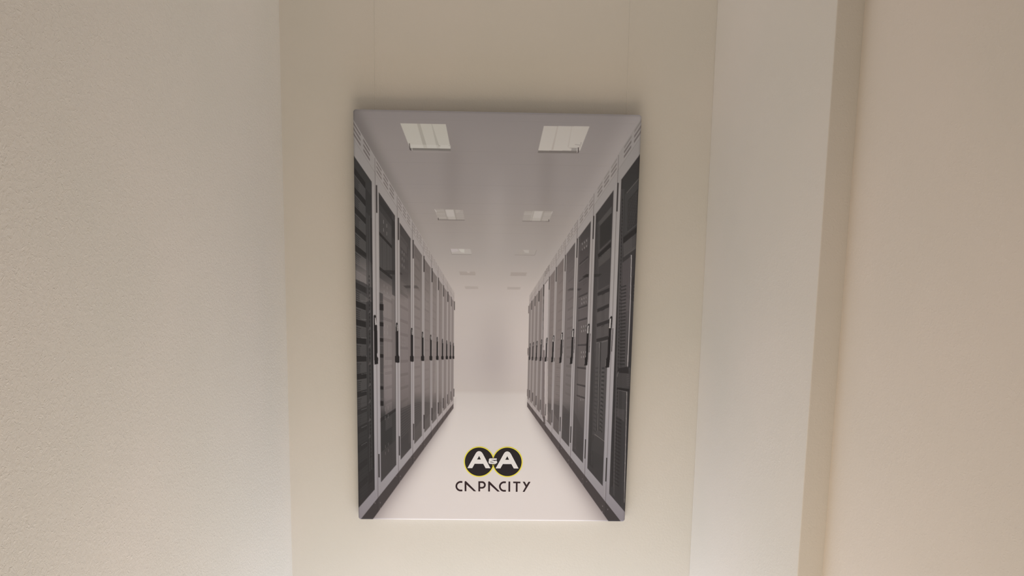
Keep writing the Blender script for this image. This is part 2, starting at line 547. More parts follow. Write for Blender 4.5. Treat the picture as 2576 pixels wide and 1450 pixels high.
# second cabinet
LR.quad(1.15, 1.70, -1.43, -1.36, (52, 47, 45), .6)
for (k0, k1, typ) in ((-1.30, -1.11, 'l'), (-1.08, -.80, 'b'), (-.70, -.555, 'L'), (-.52, -.36, 'B'), (-.33, -.16, 'L'), (-.13, .10, 'B')):
    faint = typ.islower()
    a = .55 if faint else .28
    LR.quad(1.13, 1.70, k0, k1, (80, 74, 71) if faint else (134, 124, 120), a)
    LR.quad(1.13, 1.70, k1, k1 + .03, (44, 39, 37) if faint else (106, 97, 94), a + .2)
    LR.kline(1.15, 1.68, k1 + .034, .6, (110, 103, 99), .5 * a)
    if typ in 'lL':
        leds(LR, 2, k0 + .02, k1 - .02, (.32, .46), 2, .6 if faint else .45)
        LR.quad(1.5, 1.66, k0 + .03, k1 - .03, (92, 85, 82), .35 * a)
    else:
        for t in (.25, .45, .6):
            LR.vline(1 + t, k0, k1, .8, (50, 45, 43) if faint else (112, 103, 100), .5)
servers(LR, 2, .145, .02, .62, (112, 103, 100), (138, 127, 124), .4, .34, .66, True, .22, 6)
LR.quad(1.70, 1.86, -1.38, -.62, (48, 43, 41), .55)
LR.quad(1.66, 1.87, -.58, 1.15, (92, 84, 81), .30)
for t in (.74, .79, .84):
    LR.vline(1 + t, -1.2, 1.1, .8, (112, 104, 100), .3)
# dark reflected upright with shelves at the near edge of the second cabinet
poly_px([(954.2, 737), (963.3, 741), (964.5, 880), (965, 1022), (956, 1024)], (76, 69, 67), .92)
for y0, y1 in ((766, 782), (812, 822), (852, 861), (892, 901), (973, 981), (1010, 1022)):
    poly_px([(954.5, y0), (964.5, y0 + 1), (964.5, y1 + 1), (954.5, y1)], (40, 34, 33), .9)
for y in (760, 808, 850, 871, 940, 968, 1005):
    line_px([(955, y), (964.5, y + .6)], .7, (124, 114, 110), .6)
# reflected lamp (dark lozenges)
poly_px([(961, 681), (993, 682), (993, 692), (977, 692)], (50, 44, 42), .75)
poly_px([(1005.5, 685), (1013, 692), (1005.5, 692.3)], (62, 54, 52), .8)
# the dark reflection of the opposite row low in the doors
poly_px([(956, 1055), (995.5, 1030), (995.8, 1195), (957, 1216)], (58, 54, 52), .5)
poly_px([(956, 1054), (995.5, 1028), (995.5, 1036), (956, 1064)], (48, 43, 42), .7)
poly_px([(956.5, 1141), (995.5, 1108), (995.8, 1176), (957, 1214)], (76, 68, 66), .65)
leds(LR, 2, .49, .66, (.33, .47), 2, .5)
leds(LR, 2, .87, 1.0, (.33, .47), 2, .4)
for i in range(16):
    y = 1062 + i * 5
    line_px([(958, y), (994, y - 26)], .6, (44, 41, 39), .35)

# third to tenth cabinets
for n in range(3, 11):
    a = max(.12, .75 - .09 * n)
    per = .155 if n % 2 else .135
    k = -1.34
    i = 0
    while k < .55:
        LR.quad(n - 1 + .13, n - 1 + .66, k, k + .034, fogmix((72, 65, 62), n), a * (.9 if k < -.6 else .55))
        LR.kline(n - 1 + .15, n - 1 + .62, k + .042, .6, fogmix((126, 117, 112), n), a * .7)
        if i % 3 == 0:
            LR.quad(n - 1 + .18, n - 1 + .58, k + .05, k + per - .02, fogmix((118, 108, 104), n), a * .45)
        if n < 6 and i % 3 == 1:
            for j in range(5):
                LR.quad(n - 1 + .2, n - 1 + .42, k + .055 + j * .015, k + .060 + j * .015, fogmix((88, 80, 77), n), a * .7)
        k += per
        i += 1
    LR.quad(n - 1 + .68, n - 1 + .86, -1.30, 1.12, fogmix((84, 76, 73), n), a * .45)
leds(LR, 3, -1.20, -.98, (.28, .40), 3, .5)
leds(LR, 3, -.22, -.08, (.3, .42), 3, .35)
leds(LR, 5, -.9, -.7, (.3, .42), 3, .3)
poly_px([(1014, 720), (1033, 719.5), (1033, 726.5), (1021, 726.5)], (68, 60, 57), .75)
poly_px([(1040.5, 720), (1048, 719.5), (1054.5, 727), (1040.5, 727)], (88, 79, 76), .75)
# dark louvred reflection running through the lower doors
for n, (ya, yb) in zip(range(3, 8), (((1030, 1108), (1018, 1080)), ((1015, 1082), (1012, 1055)), ((1013, 1060), (1013, 1040)), ((1014, 1046), (1014, 1032)), ((1012, 1034), (1013, 1026)))):
    a = n - 1 + .14
    b = n - 1 + .87
    ua, ub = LR.u(a), LR.u(b)
    A1, A2, B1, B2 = q(1000, ya[0])[1], q(1000, ya[1])[1], q(1000, yb[0])[1], q(1000, yb[1])[1]
    poly([(ua, A1), (ub, B1), (ub, B2), (ua, A2)], fogmix((60, 54, 52), n, .6), .75)
    for j in range(11):
        f = (j + .5) / 11
        sl = (A1 + (A2 - A1) * f, B1 + (B2 - B1) * f)
        poly([(ua, sl[0]), (ub, sl[1]), (ub, sl[1] + .6), (ua, sl[0] + .6)], fogmix((124, 115, 111), n), .5)
poly_px([(1094, 905), (1099, 905), (1096, 990), (1092, 990)], (150, 140, 134), .4)

# ---- right row, behind the glass
def kb(x, y):   # right-row k of a surveyed point
    u, v = q(x, y)
    return (v - VY) / (u - VX)


# first (nearest) cabinet: rail, fan grille, server, tall drives
poly_px([(1560, 455), (1568, 446), (1562, 1285), (1535, 1248), (1548, 905)], (56, 50, 48), .35)
for x0, x1, w_, c, a_ in ((1561.5, 1538.5, 1.6, (46, 41, 39), .8), (1565, 1543, 1.6, (98, 90, 87), .55), (1569.5, 1549, 1.3, (92, 84, 81), .5)):
    line_px([(x0, 475), (x0 - (x0 - x1) * .58, 900), (x1, 1225)], w_, c, a_)
y = 500.0
while y < 1200:
    x = 1566.8 - (y - 500) * .0292
    line_px([(x, y), (x - .15, y + 4.2)], 1.3, (34, 30, 29), .75)
    y += 9.0
poly_px([(1572, 489), (1606.5, 448), (1604, 560), (1570, 594)], (68, 63, 60), .8)
line_px([(1577, 485), (1608, 448)], .9, (112, 104, 99), .8)
poly_px([(1580.5, 504), (1605.5, 474), (1603.5, 562), (1579, 583)], (50, 45, 43), .9)
for i in range(9):
    x = 1582.5 + i * 2.6
    line_px([(x, 504 - (x - 1582) * 1.15), (x - 1.2, 580 - (x - 1582) * .85)], .9, (104, 96, 92), .42)
line_px([(1579, 583), (1604, 562)], .9, (104, 97, 93), .7)
poly_px([(1568, 597), (1603.5, 569), (1603, 584), (1568, 613)], (44, 39, 37), .8)
poly_px([(1568, 613), (1602.5, 585), (1601, 623), (1569, 646)], (82, 75, 72), .85)
for i in range(7):
    line_px([(1590, 596 + i * 4.4), (1601.5, 588 + i * 4.2)], 1.1 if i == 1 else .8, (54, 48, 46), .7)
line_px([(1568, 646), (1600, 623)], .8, (112, 104, 100), .6)
poly_px([(1567, 650), (1600.5, 626), (1598, 760), (1565, 745)], (58, 51, 50), .6)
poly_px([(1566, 661), (1587, 645), (1583, 780), (1564, 790)], (88, 79, 78), .75)
poly_px([(1584.5, 641), (1588, 640), (1580, 918), (1572, 925)], (100, 92, 90), .30)
for i in range(25):                                # louvred drive doors
    y = 716 + i * 8.6
    if y > 915:
        break
    s = .33 * (1 - (y - 716) / 200)
    x0 = 1563 - (y - 716) * .022
    poly_px([(x0 - 1, y + 12 * s), (x0 + 12.5, y), (x0 + 12.5, y + 4.6), (x0 - 1, y + 12 * s + 4.2)], (44, 40, 38), .6)
    line_px([(x0 + 1, y + 12 * s), (x0 + 12.5, y - .5)], .8, (112, 104, 100), .5)
    x2 = 1594.5 - (y - 716) * .022
    poly_px([(x2, y + 1), (x2 + 5, y - 2), (x2 + 5, y + 3), (x2, y + 4)], (120, 112, 106), .5)
line_px([(1588.6, 641), (1585.5, 760), (1578, 926)], 1.7, (178, 169, 164), .9)
line_px([(1586.6, 645), (1583.4, 760), (1576, 926)], 1.0, (46, 41, 39), .8)
poly_px([(1591, 700), (1595, 690), (1586, 925), (1581, 925)], (46, 41, 40), .6)
poly_px([(1555, 927), (1581, 922), (1581, 940), (1553, 938)], (46, 40, 39), .8)
poly_px([(1553, 938), (1584, 940), (1582, 974), (1551, 975)], (74, 67, 65), .7)
for i in range(7):
    line_px([(1576, 943 + i * 4.4), (1585, 944 + i * 4.4)], .8, (108, 100, 97), .55)
poly_px([(1551, 975), (1583, 979), (1582, 985), (1551, 981)], (42, 37, 36), .85)
line_px([(1553, 981), (1577, 986.5)], .9, (116, 108, 104), .8)
line_px([(1576.3, 986), (1574, 1080), (1569, 1265)], 1.4, (160, 151, 146), .85)
line_px([(1574.2, 988), (1572, 1080), (1567, 1265)], 1.0, (46, 41, 40), .7)
poly_px([(1579.5, 984), (1583, 985), (1573, 1288), (1571, 1286)], (50, 44, 43), .8)
poly_px([(1551, 1028), (1571, 1031), (1570, 1062), (1550, 1046)], (98, 89, 87), .35)
poly_px([(1550, 1046), (1570, 1062), (1569, 1280), (1540, 1245)], (62, 56, 54), .45)
for i in range(19):
    y = 1050 + i * 9.0
    poly_px([(1548.5 - i * .4, y), (1563 - i * .4, y + 6 + i * .2), (1563 - i * .4, y + 10 + i * .2), (1548.5 - i * .4, y + 4)], (48, 43, 42), .55)
line_px([(1556, 935), (1553, 942), (1552, 948)], 1.2, (150, 140, 136), .5)
poly_px([(1546, 1026), (1550, 1027), (1545, 1250), (1541, 1244)], (92, 84, 82), .4)

# second cabinet
poly_px([(1500, 538), (1506, 530), (1491, 1180), (1480, 1168)], (56, 50, 48), .45)
line_px([(1503, 560), (1495, 900), (1487, 1170)], 1.1, (98, 90, 87), .35)
line_px([(1507, 555), (1499, 900), (1490, 1170)], .8, (92, 85, 82), .3)
poly_px([(1505, 560), (1539.5, 518), (1539, 535), (1509, 569)], (82, 76, 72), .8)
poly_px([(1505, 560), (1509, 566), (1510, 632), (1504, 640)], (74, 68, 65), .6)
poly_px([(1510, 567), (1539, 535), (1537, 600), (1509, 627)], (52, 47, 44), .75)
line_px([(1508, 632), (1537, 604)], .9, (108, 100, 96), .7)
poly_px([(1504, 640), (1537, 609), (1536.5, 622), (1506, 652)], (44, 39, 37), .85)
poly_px([(1506, 652), (1536, 624), (1535, 648), (1506, 672)], (88, 81, 77), .6)
line_px([(1507, 649), (1536, 623)], .8, (116, 108, 103), .7)
poly_px([(1506, 673), (1535, 650), (1533, 715), (1505, 732)], (66, 59, 57), .5)
line_px([(1505, 732), (1532.5, 717)], .9, (112, 104, 100), .55)
for i, (ya, yb) in enumerate(((737, 727), (778, 767), (815, 807), (853, 848))):
    poly_px([(1503 - i, ya), (1533 - i, yb - 3), (1533 - i, yb + 6), (1503 - i, ya + 8)], (48, 42, 41), .75)
    if i < 3:
        poly_px([(1504 - i, ya + 9), (1532 - i, yb + 7), (1531 - i, yb + 37), (1504 - i, ya + 37)], (90, 83, 80), .5)
        for j in range(7):
            line_px([(1513.5 - i * .7, yb + 15.5 + j * 4), (1521.5 - i * .7, yb + 11 + j * 4)], 1.5 if j == 0 else .8, (48, 43, 41) if j == 0 else (66, 60, 58), .7)
poly_px([(1499, 862), (1528, 857), (1524, 1110), (1490, 1094)], (86, 80, 78), .45)
line_px([(1499, 863), (1506, 862)], .8, (132, 124, 120), .7)
line_px([(1513, 861), (1528, 857)], .9, (140, 132, 128), .8)
poly_px([(1507.5, 862), (1512, 861), (1505, 1084), (1500, 1084)], (50, 45, 43), .8)
line_px([(1508.3, 862), (1505.8, 960), (1502.6, 1084)], 1.0, (148, 140, 136), .85)
for i in range(16):
    y = 925 + i * 10.3
    x = 1513.5 - i * .42
    s = (i - 2) * .45
    poly_px([(x, y), (x + 7, y + s), (x + 7, y + s + 4.5), (x, y + 4.5)], (46, 42, 40), .55)
    poly_px([(x + 1.5, y + 5), (x + 3.5, y + 5.5), (x + 3.5, y + 9), (x + 1.5, y + 8.5)], (120, 112, 108), .35)
    poly_px([(x - 16, y), (x - 9, y + s), (x - 9, y + s + 4), (x - 16, y + 4)], (56, 51, 49), .35)
line_px([(1495, 1093), (1521, 1112)], 1.2, (130, 122, 118), .75)
poly_px([(1494, 1095), (1520, 1114), (1518, 1150), (1486, 1132)], (74, 68, 66), .4)

# third cabinet: drive modules with lights
poly_px([(1453, 600), (1461, 590), (1450, 1140), (1441, 1128)], (84, 76, 74), .45)
line_px([(1457, 610), (1451, 900), (1446, 1130)], 1.2, (122, 113, 109), .3)
for (y0, y1, on) in ((598, 626, 1), (738, 760, 1), (808, 830, 1), (872, 895, 1), (984, 1000, .7)):
    poly_px([(1459, y0 + 16), (1481, y0 - 2), (1480, y1 - 8), (1459, y1 + 6)], (98, 90, 87), .4)
    for j in range(2):
        for i in range(3):
            x = 1465 + i * 5.4 - (y0 - 598) * .011
            y = y0 + (y1 - y0) * (.15 + .5 * j) + 12 - i * 4.2 * max(0, (900 - y0) / 300)
            line_px([(x, y - 3), (x - .1, y + 2.2)], .9, (172, 163, 158), .75 * on)
for y0, s in ((643, .95), (690, .75), (735, .5), (765, .42), (798, .35), (865, .1), (925, -.08), (970, -.2), (1000, -.3)):
    x0, x1 = 1457 - (y0 - 640) * .02, 1480 - (y0 - 640) * .02
    poly_px([(x0, y0 + 22 * s), (x1, y0), (x1, y0 + 5.5), (x0, y0 + 22 * s + 4)], (60, 53, 51), .65)
    line_px([(x0, y0 + 22 * s + 5), (x1, y0 + 6.5)], .8, (126, 117, 113), .5)
for i in range(6):
    line_px([(1466, 690 + i * 5.5), (1476, 682 + i * 5.5)], .8, (66, 59, 57), .5)
for i in range(6):
    line_px([(1470, 655 + i * 4.5), (1477, 649 + i * 4.5)], .8, (66, 59, 57), .4)
# reflected lamps
poly_px([(1464, 698), (1475, 690), (1481, 689), (1480, 697.5)], (48, 42, 40), .8)
poly_px([(1490, 690), (1514, 689), (1506, 696), (1490, 698)], (48, 43, 41), .6)
poly_px([(1426, 731), (1434, 725.5), (1443, 725), (1442, 731)], (76, 67, 65), .8)
poly_px([(1450, 726), (1464, 726), (1457, 731.5), (1450, 731)], (62, 55, 53), .8)
# fourth to sixth and beyond
for n in range(4, 11):
    if n == 7:
        continue
    a = max(.12, .72 - .09 * n)
    per = .145 if n % 2 else .128
    k = -1.30
    i = 0
    while k < .6:
        RR.quad(n - 1 + .13, n - 1 + .6, k, k + .032, fogmix((66, 59, 57), n), a * .8)
        RR.kline(n - 1 + .15, n - 1 + .6, k + .042, .6, fogmix((124, 115, 110), n), a * .7)
        if n < 6 and i > 2:
            for j in range(4):
                RR.quad(n - 1 + .25, n - 1 + .42, k + .055 + j * .015, k + .060 + j * .015, fogmix((84, 76, 73), n), a * .6)
        k += per
        i += 1
    RR.quad(n - 1 + .7, n - 1 + .86, -1.30, 1.08, fogmix((92, 84, 80), n), a * .4)
for n, x0, x1 in ((5, 1398, 1406), (4, 1424, 1433)):
    for i in range(18 if n == 5 else 0):
        for j in range(3):
            x = x0 + j * 3
            line_px([(x, 915 + i * 5.6), (x + 1.3, 915 + i * 5.6)], .9, (88, 80, 77), .6)
for n in range(3, 8):
    if n == 7:
        continue
    ua, ub = RR.u(n - 1 + .15), RR.u(n - 1 + .87)
    lim = {3: (1088, 1170, 1030, 1110), 4: (1040, 1110, 1018, 1060), 5: (1022, 1062, 1016, 1040), 6: (1018, 1045, 1014, 1030)}[n]
    A1, A2, B1, B2 = [q(1430, y)[1] for y in lim]
    poly([(ua, A1), (ub, B1), (ub, B2), (ua, A2)], fogmix((62, 55, 53), n, .5), .5)
    for j in range(9):
        f = (j + .5) / 9
        poly([(ua, A1 + (A2 - A1) * f), (ub, B1 + (B2 - B1) * f), (ub, B1 + (B2 - B1) * f + .7), (ua, A1 + (A2 - A1) * f + .7)], fogmix((94, 86, 83), n), .22)
# seventh cabinet: door standing open, pale panel
poly_px([(1369.5, 716.5), (1379, 704), (1376.5, 1060), (1370, 1052), (1366, 870)], (178, 165, 160))
poly_px([(1366.2, 716), (1367.6, 716), (1366.2, 875), (1365, 875)], (70, 60, 57))
poly_px([(1364, 881.5), (1370, 881.5), (1368.5, 1062), (1363, 1050)], (118, 106, 103))
poly_px([(1366.5, 1048), (1370, 1049), (1370.5, 1068), (1366.5, 1066)], (82, 70, 68))
line_px([(1370.5, 715), (1379, 703.5)], 1.0, (88, 76, 72), .7)
line_px([(1366, 1016), (1374, 1017.5)], .7, (130, 118, 114), .6)


# ---- door rails and jambs over whatever showed past the glass
for R in (LR, RR):
    for n in range(1, 11):
        if n == 7 and R is RR:
            continue
        R.quad(max(n - 1, .2), n, KGB, KPT, frame_col(n, 0))
        if n <= 4:
            R.quad(n - .125, n + .125, KGT, KPT, frame_col(n, 0))

# ---- seams, hinges, handles
def hardware(R):
    side = 0 if R is LR else 1
    tend = int(row_end(R))
    for i in range(1, tend + 1):
        d = R.d(i)
        fade = max(.35, 1 - .07 * i)
        # door edge lines: seam between neighbours, thin bright reveals
        R.vline(i, KTOP + .01, KPT, max(.6, 1.0 - .05 * i), (84, 75, 73), .75 * fade)
        R.vline(i, KPT, KPB, .7, (52, 44, 43), .5)
        R.vline(i, KGT, KPT - .05, .7, (184, 174, 168), .5 if i > 2 else .25, off=-d * .012)
        R.vline(i, KGT, KPT - .05, .7, (184, 174, 168), .35, off=d * .020)
        # hinges
        hx = -d * .011 if side == 0 else +d * .003
        hw = d * .0095 + .45
        R.vline(i, -1.468 if side == 0 else -1.47, -1.235, hw, (44, 36, 34), .95, off=hx if side == 0 else d * .004)
        R.vline(i, .905, 1.125, hw * .95, (44, 36, 34), .95, off=hx if side == 0 else -d * .004)
        if side == 0 and i <= 4:
            for kk in (1.338, 1.392):
                for o in (-.028, .020):
                    R.vline(i, kk + (o * 1.1 if o < 0 else o), kk + .012 + (o * 1.1 if o < 0 else o), 1.1, (138, 128, 126), .85 * fade, off=-o * d)
        if side == 1 and i <= 4:
            for kk in (1.338, 1.392):
                for o in (-.024, .022):
                    R.vline(i, kk - .5 * o, kk + .012 - .5 * o, 1.1, (138, 128, 126), .85 * fade, off=o * d)


hardware(LR)
hardware(RR)


def handle_left(i):
    d = LR.d(i)
    if i < 1:
        return
    dk = (40, 34, 33)

    def P(a, k):            # a: across in units of d (positive = towards the right)
        return (VX - d + a * d, VY + k * d * .985)
    sh = (-.026 if i == 1 else -.0335)
    W = lambda pts, c, al=1.: poly([P(*p) for p in pts], c, al)
    if i == 1:
        W([(-.024, -.352), (-.012, -.362), (-.004, -.350), (-.001, -.28), (.002, -.27), (.006, -.262), (.007, -.02), (.002, -.005), (.004, .02), (.012, .028), (.011, .083), (-.02, .09), (-.022, .05)], dk)
        W([(-.014, -.333), (-.006, -.333), (.000, -.272), (-.012, -.268)], (178, 168, 163))
    else:
        W([(-.019, -.348), (-.013, -.362), (-.005, -.358), (.000, -.33), (.005, -.272), (.006, -.262), (.006, -.01), (.009, .012), (.015, .015), (.015, .08), (.004, .088), (-.030, .082), (-.033, .05), (-.032, .014), (-.022, .008), (-.022, -.25)], dk)
        W([(-.010, -.337), (-.004, -.337), (.001, -.27), (-.007, -.265)], (176, 166, 160), 1.0 if i < 6 else .6)
        W([(-.013, -.25), (-.0115, -.25), (-.0115, .08), (-.013, .08)], (92, 84, 82), .6)


def handle_right(i):
    d = RR.d(i)
    dk = (42, 36, 35)

    def P(a, k):            # a positive = away from the vanishing side
        return (VX + d + a * d, VY + k * d * .965)
    W = lambda pts, c, al=1.: poly([P(*p) for p in pts], c, al)
    W([(-.030, -.335), (-.012, -.368), (-.002, -.365), (-.001, -.33), (-.006, -.24), (-.007, .00), (-.012, .085), (-.042, .09), (-.043, .02), (-.036, .005), (-.030, -.01), (-.028, -.25)], dk)
    W([(-.022, -.345), (-.011, -.348), (-.013, -.262), (-.025, -.262)], (188, 178, 172), 1.0 if i < 6 else .7)
    W([(-.043, .02), (-.040, .018), (-.041, .075), (-.044, .07)], (176, 168, 162), .7)
    if i <= 4:
        W([(.006, -.262), (.011, -.262), (.006, -.055), (.001, -.055)], (46, 39, 38), .9)
    else:
        W([(.006, .01), (.014, .01), (.012, .075), (.005, .075)], (60, 52, 50), .8)


for i in range(1, 11):
    handle_left(i)
for i in range(1, 11):
    handle_right(i)
# far hinges standing proud of the end of the right row
for y0, y1 in ((770, 789), (876.5, 895), (980, 998)):
    x = 1329.8 - (y0 - 770) * .017
    poly_px([(x - 1, y0), (x + .8, y0), (x + .4, y1), (x - 1.2, y1)], (96, 84, 80))
# fade of the far ends into the bright end of the corridor
LR.quad(9.2, 10.06, KTOP - .05, KGT, vgrad([(300, (172, 160, 152)), (380, (172, 160, 152))]), .25)

# soften: small box filter, twice
def soften(a, r):
    for ax in (0, 1):
        acc = np.zeros_like(a)
        for s in range(-r, r + 1):
            acc += np.roll(a, s, ax) if s else a
        a = acc / (2 * r + 1)
    return a


edge = img.copy()
img = soften(img, 1)
img[:3], img[-3:], img[:, :3], img[:, -3:] = edge[:3], edge[-3:], edge[:, :3], edge[:, -3:]
del edge
# the dark inks are close to neutral
lum_ = img.mean(2, keepdims=True)
mixn = np.clip((100 - lum_) / 40, 0, 1) * .3
img = img * (1 - mixn) + lum_ * mixn
# the artwork was surveyed as seen in the room; turn it into ink reflectance
ILLUM = [(0, (.515, .451, .386)), (60, (.536, .466, .399)), (120, (.545, .477, .411)), (200, (.565, .495, .426)), (300, (.594, .522, .453)),
         (400, (.630, .557, .486)), (500, (.673, .600, .526)), (600, (.724, .649, .575)), (700, (.780, .706, .632)), (800, (.843, .771, .700)),
         (850, (.878, .808, .737)), (900, (.918, .853, .785))]
ill = prof(VV, ILLUM).astype(np.float32)
ink = np.clip(lin(img) / ill[:, None, :], .004, .93).astype(np.float32)
del img

# ------------------------------------------------------------------ the canvas on its stretcher: a real folded, rounded cloth
W_, H_, DEP, RAD = 0.600, 0.900, 0.0160, 0.0045
fine, coarse = 0.88, 1.6


def axis_u():
    a = list(np.arange(RAD * 1e3, 216, fine)) + list(np.arange(216, 371, coarse)) + list(np.arange(371, 600 - RAD * 1e3 + .01, fine))
    return np.array(a)


def wrap(inner, total):
    """stations along one direction: sheet coordinate, position along, drop behind the face (mm)"""
    r = RAD * 1e3
    arc = np.linspace(0, math.pi / 2, 7)[1:]
    lo = [(r - r * math.sin(t) * 1.0, r - r * math.sin(t), r - r * math.cos(t)) for t in arc]
    lo.append((0, 0, r + (DEP * 1e3 - r) * .5))
    lo.append((0, 0, DEP * 1e3))
    mid = [(x, x, 0) for x in inner]
    hi = [(total - a, total - b, c) for a, b, c in lo]
    return np.array(lo[::-1] + mid + hi)


su = wrap(axis_u(), 600.0)
sv = wrap(np.arange(RAD * 1e3, 900 - RAD * 1e3 + .01, 1.09), 900.0)
nu, nv = len(su), len(sv)
X = np.broadcast_to(su[None, :, 1], (nv, nu)) - 300.0
Z = 450.0 - np.broadcast_to(sv[:, None, 1], (nv, nu))
D = np.maximum(su[None, :, 2], sv[:, None, 2])
rr = RAD * 1e3                         # round the four corners where both edges fold
cu, cv = np.minimum(su[:, 2], rr)[None, :], np.minimum(sv[:, 2], rr)[:, None]
D = np.where((su[None, :, 2] > 0) & (sv[:, None, 2] > 0), np.minimum(D + np.minimum(cu, cv) * .35, DEP * 1e3), D)
RC = 5.5                               # the corners are rounded in outline too
ax_, az_ = np.abs(X) - (300 - RC), np.abs(Z) - (450 - RC)
rad_ = np.hypot(ax_, az_)
cm = (ax_ > 0) & (az_ > 0) & (rad_ > 1e-6)
box_ = np.maximum(ax_, az_)
kk_ = np.where(cm, box_ / np.where(cm, rad_, 1), 1)
X = np.where(cm, np.sign(X) * (300 - RC + ax_ * kk_), X)
Z = np.where(cm, np.sign(Z) * (450 - RC + az_ * kk_), Z)
co = np.stack([X, D, Z], -1).reshape(-1, 3).astype(np.float32) / 1000.0
iu = np.clip(su[:, 0] * RES - .5, 0, SW - 1.001)
iv = np.clip(sv[:, 0] * RES - .5, 0, SH - 1.001)
i0, j0 = iu.astype(int), iv.astype(int)
fu, fv = (iu - i0)[None, :, None], (iv - j0)[:, None, None]
g = lambda a, b: ink[np.ix_(a, b)]
colr = (g(j0, i0) * (1 - fu) + g(j0, i0 + 1) * fu) * (1 - fv) + (g(j0 + 1, i0) * (1 - fu) + g(j0 + 1, i0 + 1) * fu) * fv
rgba = np.ones((nv * nu, 4), np.float32)
rgba[:, :3] = colr.reshape(-1, 3)
idx = np.arange(nv * nu).reshape(nv, nu)
quads = np.stack([idx[:-1, :-1], idx[1:, :-1], idx[1:, 1:], idx[:-1, 1:]], -1).reshape(-1, 4)
me = bpy.data.meshes.new('printed_canvas')
me.vertices.add(len(co))
me.vertices.foreach_set('co', co.ravel())
me.loops.add(quads.size)
me.loops.foreach_set('vertex_index', quads.ravel().astype(np.int32))
me.polygons.add(len(quads))
me.polygons.foreach_set('loop_start', np.arange(0, quads.size, 4, dtype=np.int32))
me.polygons.foreach_set('loop_total', np.full(len(quads), 4, dtype=np.int32))
me.polygons.foreach_set('use_smooth', np.ones(len(quads), dtype=bool))
me.update(calc_edges=True)
att = me.color_attributes.new('ink', 'FLOAT_COLOR', 'POINT')
att.data.foreach_set('color', rgba.ravel())
me.validate()

mc = bpy.data.materials.new('printed_cloth')
mc.use_nodes = True
nt = mc.node_tree
b = nt.nodes['Principled BSDF']
b.inputs['Roughness'].default_value = .55
b.inputs['Specular IOR Level'].default_value = .08
an = nt.nodes.new('ShaderNodeAttribute')
an.attribute_name = 'ink'
nt.links.new(an.outputs['Color'], b.inputs['Base Color'])
tc = nt.nodes.new('ShaderNodeTexCoord')
wv = []
for rot in ('X', 'Z'):
    wnode = nt.nodes.new('ShaderNodeTexWave')
    wnode.bands_direction = rot
    wnode.inputs['Scale'].default_value = 420
    wnode.inputs['Distortion'].default_value = .4
    nt.links.new(tc.outputs['Object'], wnode.inputs['Vector'])
    wv.append(wnode)
mul = nt.nodes.new('ShaderNodeMath')
mul.operation = 'MULTIPLY'
nt.links.new(wv[0].outputs['Fac'], mul.inputs[0])
nt.links.new(wv[1].outputs['Fac'], mul.inputs[1])
bp = nt.nodes.new('ShaderNodeBump')
bp.inputs['Strength'].default_value = .12
bp.inputs['Distance'].default_value = .0002
nt.links.new(mul.outputs[0], bp.inputs['Height'])
nt.links.new(bp.outputs[0], b.inputs['Normal'])
me.materials.append(mc)

root = bpy.data.objects.new('canvas_picture', None)
C.objects.link(root)
root['label'] = 'tall stretched canvas print of a white server room aisle hanging on the recessed wall'
root['category'] = 'picture'
cv_o = bpy.data.objects.new('printed_canvas', me)
C.objects.link(cv_o)
cv_o.parent = root

def flat_mat(name, rgb, rough=.5, noise=.06):
    m = bpy.data.materials.new(name)
    m.use_nodes = True
    t = m.node_tree
    bb = t.nodes['Principled BSDF']
    bb.inputs['Roughness'].default_value = rough
    bb.inputs['Specular IOR Level'].default_value = .06
    n = t.nodes.new('ShaderNodeTexNoise')
    n.inputs['Scale'].default_value = 220
    r = t.nodes.new('ShaderNodeValToRGB')
    r.color_ramp.elements[0].color = tuple(c * (1 - noise) for c in rgb) + (1,)
    r.color_ramp.elements[1].color = tuple(min(1, c * (1 + noise)) for c in rgb) + (1,)
    t.links.new(n.outputs['Fac'], r.inputs[0])
    t.links.new(r.outputs[0], bb.inputs['Base Color'])
    return m


ILB = np.array((.830, .758, .686))
ink_of = lambda c: tuple(float(x) for x in (lin(c) / ILB))
m_black = flat_mat('black_ink', ink_of((44, 38, 38)))
m_brown = flat_mat('dark_brown_ink', ink_of((52, 37, 38)))
m_yell = flat_mat('yellow_ink', ink_of((226, 208, 78)))
m_white = flat_mat('unprinted_white', ink_of((224, 214, 206)))


def sheet(name, polys, mat, lift, parent):
    """flat ink shapes; polys: list of (outer, holes) in logo survey units, lift in mm in front of the cloth"""
    bm = bmesh.new()
    for outer, holes in polys:
        es = []
        for ring in [outer] + holes:
            vs = []
            for (x, y) in ring:
                u, v = q(1130 + x * .096533, 1110 + y * .096533)
                vs.append(bm.verts.new(((u - 300) / 1000, -lift / 1000, (450 - v) / 1000)))
            es += [bm.edges.new((vs[i], vs[(i + 1) % len(vs)])) for i in range(len(vs))]
        bmesh.ops.triangle_fill(bm, edges=es, use_beauty=True)
    bmesh.ops.recalc_face_normals(bm, faces=bm.faces)
    for f in bm.faces:
        if f.normal.y > 0:
            f.normal_flip()
    m = bpy.data.meshes.new(name)
    bm.to_mesh(m)
    bm.free()
    m.materials.append(mat)
    o = bpy.data.objects.new(name, m)
    C.objects.link(o)
    o.parent = parent
    return o


def arc(cx, cy, r, a0, a1, n=24, ry=None):
    ry = ry or r
    return [(cx + r * math.cos(math.radians(a0 + (a1 - a0) * i / n)), cy + ry * math.sin(math.radians(a0 + (a1 - a0) * i / n))) for i in range(n + 1)]


def circle(cx, cy, r, n=96, ry=None):
    return arc(cx, cy, r, 0, 360 - 360 / n, n - 1, ry)


